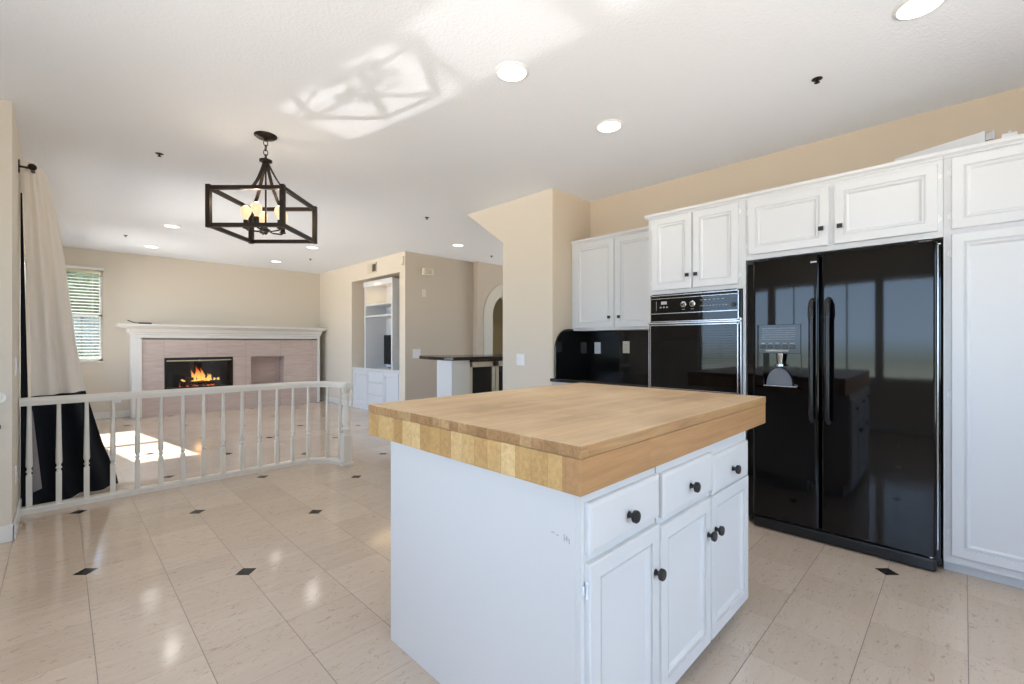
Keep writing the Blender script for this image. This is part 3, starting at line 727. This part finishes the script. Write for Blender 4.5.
bp_ = [(-.04, .0), (.04, .0), (.04, .035), (.03, .045), (-.03, .045), (-.04, .035)]
sweep(bp_, rail_path()).build('bottom_rail', 'rail_white', Rl)
def baluster(x, y):
    mb = MB(); q = .016; mb.box(x-q, x+q, y-q, y+q, .045, .27)
    mb.lathe([(.016, 0), (.016, .004), (.0105, .012), (.0105, .018), (.017, .026), (.0175, .032), (.012, .042), (.011, .05), (.0175, .065), (.0185, .08), (.0175, .12), (.0135, .36), (.0115, .49), (.0115, .507)], (x, y, .27), n=12)
    return mb.build('baluster', 'rail_white', Rl, smooth=True)
b0 = baluster(-.157, RY)
for i in range(1, 13):
    b = b0.copy(); COL.objects.link(b); b.parent = Rl; b.location = (i*.151, 0, 0)
for (x, y) in ((1.795, 4.74), (1.945, 4.63), (2.022, 4.50)):
    b = b0.copy(); COL.objects.link(b); b.parent = Rl; b.location = (x+.157, y-RY, 0)
nx, ny = 2.035, 4.40
mb = MB(); mb.box(nx-.055, nx+.055, ny-.055, ny+.055, 0, .03); mb.box(nx-.042, nx+.042, ny-.042, ny+.042, .03, .30)
mb.lathe([(.042, 0), (.042, .01), (.028, .025), (.028, .04), (.04, .055), (.041, .065), (.028, .08), (.026, .09), (.036, .13), (.038, .17), (.034, .24), (.026, .34), (.025, .36), (.036, .375), (.036, .385), (.024, .40), (.024, .42), (.040, .44), (.042, .47), (.042, .476)], (nx, ny, .30), n=20)
mb.build('newel_post', 'rail_white', Rl, smooth=True)
MB().box(nx-.055, nx+.055, ny-.06, ny+.06, .776, .822).build('newel_cap', 'rail_white', Rl, bevel=.012, seg=3)
# rosette and small knob on the nook end wall where the rail lands
fne = facing_negy(4.17)
mb = MB().lathe([(.034, 0), (.034, .006), (.028, .010), (.024, .007), (.012, .007), (.010, .016), (.001, .018)], (-.262, 4.17, .89), (0, -1, 0), 24)
solo('door_bumper', mb, 'trim_white', 'round ringed white disc on the beige wall at the left edge', 'wall bumper', (-.262, 4.17, .89), smooth=True)
mb = MB().box(-.285, -.256, 4.150, 4.17, .70, .725)
solo('wall_stop', mb, 'black_matte', 'small black stop on the beige wall at the left edge below the white disc', 'wall stop', (-.27, 4.16, .71), bevel=.003)

# ------------------------------------------------------------------ curtain
Xr = [(2.56, -.078), (2.23, -.016), (1.88, .028), (1.25, .09), (.86, .142), (.385, .255), (.08, .350), (0, .362)]
def interp(tab, z):
    for (a, va), (b, vb) in zip(tab, tab[1:]):
        if z >= b: return vb+(va-vb)*(z-b)/(a-b)
    return tab[-1][1]
XL = [(2.56, -.185), (1.9, -.175), (1.2, -.152), (.6, -.15), (0, -.15)]
def curtain_mesh(z0, z1, nz=26, ns=90, thick=.004, fold=2.4, ph=0, s0=0, s1=1):
    rs = []
    mb = MB(); vsA = []
    for j in range(nz+1):
        z = z0+(z1-z0)*j/nz; k = z/2.5; xr = interp(Xr, z); xl = interp(XL, z)
        row = []
        for i in range(ns+1):
            s_ = s0+(s1-s0)*i/ns
            yb = 4.86-.05*k+.36*s_*(1-k)+.22*s_*k
            x = xl+(xr-xl)*(s_**.9)
            amp = (.022+.026*(1-k))*(1-.35*abs(2*s_-1))
            wv = math.sin(2*PI*fold*s_+ph+.35*math.sin(z*1.7))
            row.append(Vector((x-.3*amp*wv*.6, yb+amp*wv+.02*math.sin(5*s_+z*1.1), z)))
        vsA.append(row)
    n = ns+1
    for off in (0, thick):
        for row in vsA:
            for p in row: mb.v.append((p.x+off*.5, p.y+off, p.z))
    N = n*(nz+1)
    for j in range(nz):
        for i in range(ns):
            a = j*n+i; mb.f.append((a, a+1, a+n+1, a+n)); mb.f.append((N+a, N+a+n, N+a+n+1, N+a+1))
    for j in range(nz):
        a = j*n; mb.f.append((a, a+n, N+a+n, N+a)); a += ns; mb.f.append((a, N+a, N+a+n, a+n))
    for i in range(ns):
        mb.f.append((i, N+i, N+i+1, i+1)); a = nz*n+i; mb.f.append((a, a+1, N+a+1, N+a))
    return mb
Cu = thing('curtain', 'long cream curtain with a black lower band hanging at the left sliding door', 'curtain', (0, 5.0, 0))
curtain_mesh(.83, 2.55).build('cream_panel', 'curtain_cream', Cu, smooth=True)
curtain_mesh(.002, .83).build('black_band', 'curtain_black', Cu, smooth=True)
# small grey lining corner showing at the foot
q = [(-.150, .73), (-.142, .73), (-.094, .15), (-.140, .13)]
mb = MB(); mb.add([(a, 4.826, b) for a, b in q]+[(a, 4.831, b) for a, b in q],
                  [(0, 1, 2, 3), (7, 6, 5, 4), (0, 4, 5, 1), (1, 5, 6, 2), (2, 6, 7, 3), (3, 7, 4, 0)])
mb.build('lining', 'curtain_grey', Cu)
mb = MB()
pts = []
for j in range(25):
    z = .012+2.3*j/24; ww = .045*(1-j/24)+.006
    pts.append([(-.200, 4.812, z), (-.203+ww*.5, 4.82, z), (-.200+ww, 4.812, z), (-.200+ww, 4.84, z), (-.203, 4.84, z)])
mb.rings([[Vector(p) for p in r] for r in pts])
solo('blackout_curtain', mb, 'curtain_black', 'narrow black blackout curtain against the wall behind the cream curtain', 'curtain', (-.18, 4.86, 0), smooth=False)
Cr = thing('curtain_rod', 'dark bronze curtain rod with round finial above the left curtain', 'curtain rod', (-.14, 4.75, 2.485))
MB().cyl((-.140, 4.73, 2.485), (-.140, 7.2, 2.485), .012, n=14).build('rod', 'bronze', Cr, smooth=True)
MB().ball((-.140, 4.715, 2.485), .024, 16, 10).build('finial', 'bronze', Cr, smooth=True)
for y in (4.755, 7.12):
    mb = MB(); mb.box(-.2095, -.203, y-.014, y+.014, 2.44, 2.53); mb.cyl((-.206, y, 2.485), (-.15, y, 2.485), .008); mb.build('bracket', 'bronze', Cr)

# ------------------------------------------------------------------ fireplace
FY = 9.50
Fp = thing('fireplace', 'white mantel fireplace faced in pink striated stone on the far wall', 'fireplace', (2.35, 9.6, 0))
FB = (1.24, 2.246, .44, .975); NB = (2.545, 3.135, .44, .968); TX0, TX1, TZ = .945, 3.775, 1.285
mb = MB(); Yb = 9.848
mb.box(TX0, FB[0], FY, Yb, 0, TZ); mb.box(FB[1], NB[0], FY, Yb, 0, TZ); mb.box(NB[1], TX1, FY, Yb, 0, TZ)
mb.box(FB[0], FB[1], FY, Yb, 0, FB[2]); mb.box(FB[0], FB[1], FY, Yb, FB[3], TZ); mb.box(NB[0], NB[1], FY, Yb, 0, NB[2]); mb.box(NB[0], NB[1], FY, Yb, NB[3], TZ)
mb.box(NB[0], NB[1], FY+.28, Yb, NB[2], NB[3])
mb.build('stone_surround', 'pink_stone', Fp)
ML, MR = .815, 3.825
for a, b in ((ML, TX0-.001), (TX1+.001, MR)): MB().box(a, b, FY-.02, Yb, 0, TZ+.02).build('mantel_leg', 'trim_white', Fp, bevel=.003)
MB().box(ML, MR, FY-.02, Yb, TZ+.021, 1.36).build('frieze', 'trim_white', Fp, bevel=.003)
def tier(prof):
    rs = []
    for d, z in prof: rs.append([(ML-d, FY-.02-d, z), (MR+d*.5, FY-.02-d, z), (MR+d*.5, Yb, z), (ML-d, Yb, z)])
    return MB().rings(rs)
tier([(.008, 1.361), (.015, 1.366), (.018, 1.39), (.035, 1.405), (.045, 1.435), (.052, 1.455), (.10, 1.475), (.155, 1.495), (.16, 1.50)]).build('crown_moulding', 'trim_white', Fp)
tier([(.165, 1.501), (.17, 1.506), (.17, 1.528), (.165, 1.533)]).build('mantel_shelf', 'trim_white', Fp)
mb = MB(); x0, x1, z0, z1 = FB; e_ = .001
mb.box(x0+e_, x0+.012, FY+.03, FY+.34, z0+e_, z1-e_); mb.box(x1-.012, x1-e_, FY+.03, FY+.34, z0+e_, z1-e_); mb.box(x0+e_, x1-e_, FY+.32, FY+.34, z0+e_, z1-e_); mb.box(x0+e_, x1-e_, FY+.03, FY+.34, z0+e_, z0+.012); mb.box(x0+e_, x1-e_, FY+.03, FY+.34, z1-.012, z1-e_)
mb.build('firebox', 'soot', Fp)
mb = MB(); mb.box(x0, x1, FY-.012, FY+.02, z1-.045, z1); mb.box(x0, x0+.022, FY-.012, FY+.02, z0, z1); mb.box(x1-.022, x1, FY-.012, FY+.02, z0, z1); mb.box(x0, x1, FY-.012, FY+.02, z0, z0+.03)
ff = mb.build('door_frame', 'black_matte', Fp)
mb = MB(); mb.box(x0+.03, 1.725, FY-.016, FY-.010, z1-.062, z1-.045); mb.box(1.745, x1-.03, FY-.016, FY-.010, z1-.062, z1-.045); mb.box(1.725, 1.745, FY-.02, FY-.010, z1-.068, z1-.040); mb.build('door_track', 'brass', ff)
mb = MB(); mb.box(x0+.022, x1-.022, FY+.0, FY+.004, z0+.03, z1-.045); mb.build('glass_door', 'fire_glass', Fp)
# logs and fire
lg = thing('fire_grate', 'dark metal grate inside the fireplace below the logs', 'grate', (1.745, 9.67, .452))
mb = MB(); 
for i in range(7): mb.tube([(1.50+i*.08, 9.58, .50), (1.50+i*.08, 9.60, .475), (1.50+i*.08, 9.74, .475), (1.50+i*.08, 9.76, .50)], .005, n=6)
mb.cyl((1.48, 9.62, .470), (2.0, 9.62, .470), .006); mb.cyl((1.48, 9.72, .470), (2.0, 9.72, .470), .006)
mb.build('bars', 'black_matte', lg)
mb = MB()
for x in (1.52, 1.96):
    for y in (9.62, 9.72): mb.cyl((x, y, .452), (x, y, .468), .006)
mb.build('foot', 'black_matte', lg)
def log(p0, p1, r, label):
    p0 = Vector(p0); p1 = Vector(p1); mb = MB(); rs = []; d = (p1-p0).normalized(); a = d.orthogonal().normalized(); b = d.cross(a); rg = random.Random(p0.x)
    for j in range(9):
        c = p0.lerp(p1, j/8)
        rs.append([c+(a*math.cos(i*PI/6)+b*math.sin(i*PI/6))*r*rg.uniform(.82, 1.1) for i in range(12)])
    mb.rings(rs); return solo('fire_log', mb, 'log_bark', label, 'log', p0, group='logs burning in the fireplace', smooth=True)
log((1.46, 9.61, .52), (2.02, 9.60, .525), .033, 'front charred log lying along the grate in the fireplace')
log((1.50, 9.70, .53), (1.98, 9.71, .53), .038, 'rear charred log lying along the grate in the fireplace')
log((1.55, 9.60, .585), (1.85, 9.72, .60), .028, 'charred log laid across the top of the fireplace pile')
fl = MB(); rg = random.Random(8)
def flame(x, y, z, h, r):
    rs = []; ph = rg.uniform(0, 6)
    for j in range(9):
        k = j/8; rr2 = r*(math.sin(PI*min(.98, .25+.75*k))**.9)*(1-.55*k)+.001
        c = Vector((x+.03*math.sin(k*4+ph)*k, y+.012*math.sin(k*3+ph), z+h*k)); rs.append([c+Vector((math.cos(i*PI/4), math.sin(i*PI/4)*.6, 0))*rr2 for i in range(8)])
    fl.rings(rs)
for i in range(20):
    u_ = rg.gauss(0, .14); u_ = max(-.3, min(.3, u_)); flame(1.745+u_, rg.uniform(9.59, 9.72), .54+rg.uniform(0, .03), max(.05, (.30-abs(u_)*1.1)*rg.uniform(.55, 1.0)), rg.uniform(.018, .035))
solo('fire', fl, 'flame_grad', 'orange and yellow flames rising from the fireplace logs', 'fire', (1.745, 9.66, .54), smooth=True)
mb = MB()
for i in range(26): mb.ball((1.745+rg.uniform(-.3, .3), rg.uniform(9.56, 9.75), .462+rg.uniform(0, .006)), rg.uniform(.008, .018), 7, 5)
o = solo('embers', mb, 'ember', 'glowing embers strewn beneath the fireplace grate', 'embers', (1.745, 9.66, .452)); o['kind'] = 'stuff'
light('fire_light', 'POINT', (1.745, 9.57, .66), .6, (1, .45, .15), shadow_soft_size=.06)
# tool on the mantel
t = thing('fireplace_tool', 'black handled metal fire tool lying on the left end of the mantel', 'fireplace tool', (.95, 9.40, 1.533))
mb = MB(); mb.tube([(.90, 9.39, 1.548), (1.0, 9.39, 1.548), (1.06, 9.39, 1.546)], .013, n=10); mb.build('handle', 'black_matte', t, smooth=True)
mb = MB(); mb.tube([(.90, 9.39, 1.548), (.84, 9.39, 1.553), (.79, 9.39, 1.575), (.755, 9.39, 1.592)], .007, n=8); mb.build('hook', 'black_plastic', t, smooth=True)
mb = MB(); mb.tube([(1.06, 9.39, 1.546), (1.12, 9.39, 1.545)], .004, n=6); mb.tube([(1.15+.03*math.cos(a*PI/6), 9.39+.03*math.sin(a*PI/6), 1.539) for a in range(12)], .004, n=6, closed=True); mb.build('ring_end', 'chrome', t)

# ------------------------------------------------------------------ media niche
NX = XW+.02; fn_ = facing_negx(NX)
Mc = thing('media_base_cabinet', 'white built-in base cabinet with drawers at the bottom of the wall niche', 'cabinet', (4.2, 7.47, 0))
MB().box(NX, XW+.498, NY0+.003, NY1-.003, .0, .735).build('carcass', 'cabinet_white', Mc)
MB().box(NX-.03, XW+.498, NY0+.003, NY1-.003, .736, .765).build('ledge', 'cabinet_white', Mc, bevel=.004)
for a, b, k in ((7.70, 8.25, 7.74), (6.66, 7.13, 7.09)):
    d = panel_door(Mc, fn_, a, b, .07, .71); knob_sq(d, fn_, k, .62).data.materials[0] = M('cabinet_white')
for z0, z1 in ((.52, .71), (.30, .505), (.07, .285)): nested(MB(), fn_, 7.145, 7.685, z0, z1, SLAB).build('drawer', 'cabinet_white', Mc)
Ms = thing('media_shelf_unit', 'white framed shelf unit standing in the wall niche above the drawers', 'shelf unit', (4.2, 7.36, .766))
mb = MB(); mb.box(NX, XW+.44, 6.862, 6.905, .766, 2.335); mb.box(NX, XW+.44, 7.815, 7.858, .766, 2.335); mb.box(NX, XW+.44, 6.905, 7.815, 2.30, 2.335); mb.box(XW+.44, XW+.455, 6.862, 7.858, .766, 2.335)
mb.box(NX-.012, NX, 6.85, 7.87, 2.25, 2.345)
mb.build('frame', 'cabinet_white', Ms)
for z in (1.90, 1.695): MB().box(NX+.003, XW+.439, 6.906, 7.814, z, z+.03).build('shelf', 'cabinet_white', Ms)
light('shelf_light', 'AREA', (XW+.25, 7.36, 2.29), 2.4, (1, .70, .36), shape='RECTANGLE', size=.6, size_y=.2)
t = thing('television', 'black flat television on the lower shelf of the wall niche', 'television', (4.30, 7.28, .766))
MB().box(4.29, 4.33, 6.93, 7.69, .83, 1.375).build('screen_housing', 'black_plastic', t, bevel=.004)
MB().box(4.2885, 4.29, 6.95, 7.67, .85, 1.355).build('screen', 'black_glass', t)
MB().box(4.30, 4.32, 7.27, 7.35, .78, .83).box(4.24, 4.38, 7.16, 7.46, .7665, .78).build('stand', 'black_plastic', t, bevel=.003)

# ------------------------------------------------------------------ bar
Bx, By = 3.44, 4.50
Br = thing('bar_cabinet', 'white and cream bar cabinet with glass doors behind the partition', 'bar cabinet', (4.3, 4.7, 0))
MB().box(Bx, Bx+.018, By, By+.31, 0, 1.005).build('end_panel', 'cabinet_white', Br)
MB().box(Bx+.019, 3.73, By, By+.018, 0, 1.005).box(Bx+.019, 5.3, By+.29, By+.31, 0, 1.005).box(3.72, 5.3, By+.05, By+.29, 0, .10).build('body_panel', 'cabinet_inside', Br)
mb = MB(); fbk = facing_negy(By+.03)
for a in range(3):
    xa = 3.735+a*.47
    f = MB()
    for q in ((xa, xa+.05, .1, .98), (xa+.40, xa+.45, .1, .98), (xa, xa+.45, .91, .98), (xa, xa+.45, .1, .16)): fbox(f, fbk, *q, .0, .02)
    d = f.build('door', 'vent_cream', Br, bevel=.003)
    f = MB(); fbox(f, fbk, xa+.045, xa+.405, .155, .915, .004, .008); f.build('glass', 'smoked_glass', d)
MB().box(3.735, 5.3, By+.032, By+.29, .98, 1.005).box(3.735, 5.3, By+.035, By+.285, .5, .515).build('shelf', 'log_bark', Br)
MB().box(3.735, 5.3, By+.26, By+.288, .1, .98).build('inner_back', 'black_matte', Br)
poly = [(5.35, By-.04), (5.35, By+.38), (4.3, By+.75), (3.80, By+1.0), (3.62, By+.97), (3.52, By+.84), (3.44, By+.5), (3.40, By+.1), (3.44, By-.04)]
solo('bar_counter', MB().prism(poly, lambda p, q, t: (p, q, t), 1.006, 1.05), 'bar_granite', 'dark polished bar top with a rounded end on the bar cabinet', 'countertop', (4.3, 4.8, 1.006), bevel=.008)

# ------------------------------------------------------------------ ceiling lights
spots = [((1.762, 1.762), 'white recessed ceiling light nearest the pendant shadow above the island'),
         ((2.673, 1.728), 'white recessed ceiling light nearest the upper kitchen cabinets'),
         ((2.688, .138), 'white recessed ceiling light at the top edge of the photo, above the refrigerator'),
         ((1.011, 7.151), 'white recessed living room light left of the pendant, nearer of the left pair'),
         ((1.002, 8.895), 'white recessed living room light left of the pendant, farther of the left pair'),
         ((2.793, 8.896), 'white recessed living room light near the far wall above the stone niche'),
         ((2.787, 7.192), 'white recessed living room light just behind the lower right of the pendant'),
         ((4.29, 5.455), 'white recessed ceiling light above the bar counter')]
def downlight():
    t = thing('recessed_light', spots[0][1], 'ceiling light', (*spots[0][0], H), 'recessed ceiling lights')
    x, y = spots[0][0]
    MB().lathe([(.095, 0), (.095, .003), (.080, .008), (.078, .003), (.078, 0)], (x, y, H), (0, 0, -1), 32).build('trim_ring', 'plate_white', t, smooth=True)
    MB().lathe([(.001, 0), (.077, 0), (.077, .0035), (.001, .0045)], (x, y, H), (0, 0, -1), 32).build('lens', 'lamp_disc', t)
    return t
d0 = downlight()
for i, ((x, y), lab) in enumerate(spots):
    if i: copy_tree(d0, (x, y, H), lab)
    light('downlight', 'SPOT', (x, y, H-.02), 8, (1, .96, .90), spot_size=math.radians(150), spot_blend=.8, shadow_soft_size=.07)
sprs = [((.555, 4.49), 'dark sprinkler head on the ceiling between the curtain and the pendant'),
        ((.644, 8.223), 'dark sprinkler head on the ceiling near the far window'),
        ((3.148, 8.221), 'dark sprinkler head on the ceiling near the fireplace right end'),
        ((3.089, 4.52), 'dark sprinkler head on the ceiling between the pendant and the partition wall'),
        ((5.241, 5.736), 'dark sprinkler head on the ceiling beside the clipped partition corner, above the bar'),
        ((3.029, .588), 'dark sprinkler head on the ceiling above the refrigerator cabinets')]
def sprinkler():
    x, y = sprs[0][0]; t = thing('sprinkler_head', sprs[0][1], 'sprinkler', (x, y, H), 'ceiling sprinkler heads')
    MB().lathe([(.027, 0), (.027, .002), (.014, .004), (.008, .005), (.008, .012), (.006, .013)], (x, y, H), (0, 0, -1), 18).build('escutcheon', 'bronze', t, smooth=True)
    MB().lathe([(.005, .012), (.005, .019), (.014, .020), (.014, .022), (.001, .023)], (x, y, H), (0, 0, -1), 18).build('deflector', 'bronze', t, smooth=True)
    return t
s0 = sprinkler()
for i, ((x, y), lab) in enumerate(sprs):
    if i: copy_tree(s0, (x, y, H), lab)

# ------------------------------------------------------------------ pendant
PX, PY = 1.048, 3.557
Pd = thing('pendant_lantern', 'dark bronze square cage pendant light with glowing bulbs', 'pendant light', (PX, PY, 2.0))
BR = .125
def loc(l, z, h): # l to the right, z away, in the frame of the turned lantern
    return Vector((PX+(z+l)/R2, PY+(z-l)/R2, h))
MB().lathe([(.075, 0), (.075, .006), (.06, .018), (.03, .024), (.012, .032), (.01, .04)], (PX, PY, H), (0, 0, -1), 28).build('canopy', 'bronze', Pd, smooth=True)
mb = MB()
zc = H-.035
for k in range(4):
    a = (k % 2)*PI/2; c = zc-.020-k*.034
    mb.tube([Vector((PX, PY, c))+Vector((math.cos(a), math.sin(a), 0))*.014*math.cos(q*PI/6)+Vector((0, 0, .022*math.sin(q*PI/6))) for q in range(12)], .0032, n=6, closed=True)
mb.build('chain', 'bronze', Pd, smooth=True)
MB().lathe([(.006, .03), (.012, .02), (.042, .008), (.042, -.004), (.02, -.012), (.016, -.04), (.008, -.05)], (PX, PY, 2.535), (0, 0, 1), 24).build('hub', 'bronze', Pd, smooth=True)
S = .246; ZT, ZB2 = 2.262, 2.012; tb = .0125
mb = MB()
def bar(a, b, r=tb): mb.tube([a, b], r, flat=(r, r))
cs = [(-S, -S), (S, -S), (S, S), (-S, S)]
for i in range(4):
    a, b = cs[i], cs[(i+1) % 4]
    for h in (ZT, ZB2): bar(loc(a[0], a[1], h), loc(b[0], b[1], h))
for a in cs:
    mb.prism([(tuple(loc(a[0]+dx*tb*1.15, a[1]+dy*tb*1.15, 0)[:2])) for dx, dy in ((-1,-1),(1,-1),(1,1),(-1,1))], lambda p, q, t: (p, q, t), ZB2-.016, ZT+.02)
mb.build('cage_frame', 'bronze', Pd)
for dx, dy in ((0, -1), (1, 0), (0, 1), (-1, 1)):
    pts = []
    for k in range(15):
        s_ = k/14; r_ = .018+(S-.018)*s_; h = ZT+.004+(2.515-ZT)*(1-s_)**1.95
        pts.append(loc(dx*r_, dy*r_, h))
    MB().tube(pts, .008, flat=(.011, .0035)).build('hanging_strap', 'bronze', Pd)
MB().cyl((PX, PY, 2.50), (PX, PY, 2.035), .006, n=10).build('stem', 'bronze', Pd)
MB().lathe([(.003, -.03), (.012, -.022), (.014, -.012), (.03, -.004), (.032, .006), (.014, .018), (.010, .03)], (PX, PY, 2.035), (0, 0, 1), 20).build('bottom_hub', 'bronze', Pd, smooth=True)
for k in range(5):
    a = 2*PI*k/5+.19; d = Vector((math.cos(a), math.sin(a), 0)); c = Vector((PX, PY, 0)); rad = BR
    ar = MB().tube([c+d*.02+Vector((0, 0, 2.035)), c+d*.05+Vector((0, 0, 2.026)), c+d*.085+Vector((0, 0, 2.028)), c+d*.115+Vector((0, 0, 2.03)), c+d*rad+Vector((0, 0, 2.04))], .0055, n=8).build('arm', 'bronze', Pd, smooth=True)
    b = c+d*rad
    MB().lathe([(.004, 0), (.022, .006), (.022, .010), (.0165, .012), (.0165, .065), (.012, .066)], (b.x, b.y, 2.035), (0, 0, 1), 16).build('socket', 'bronze', ar, smooth=True)
    MB().lathe([(.012, .0), (.013, .012), (.022, .028), (.031, .045), (.035, .062), (.033, .08), (.024, .095), (.010, .103), (.001, .104)], (b.x, b.y, 2.099), (0, 0, 1), 20).build('bulb', 'bulb_glow', ar, smooth=True)
    light('bulb_light', 'POINT', (b.x, b.y, 2.215), .6, (1, .80, .58), shadow_soft_size=.02)
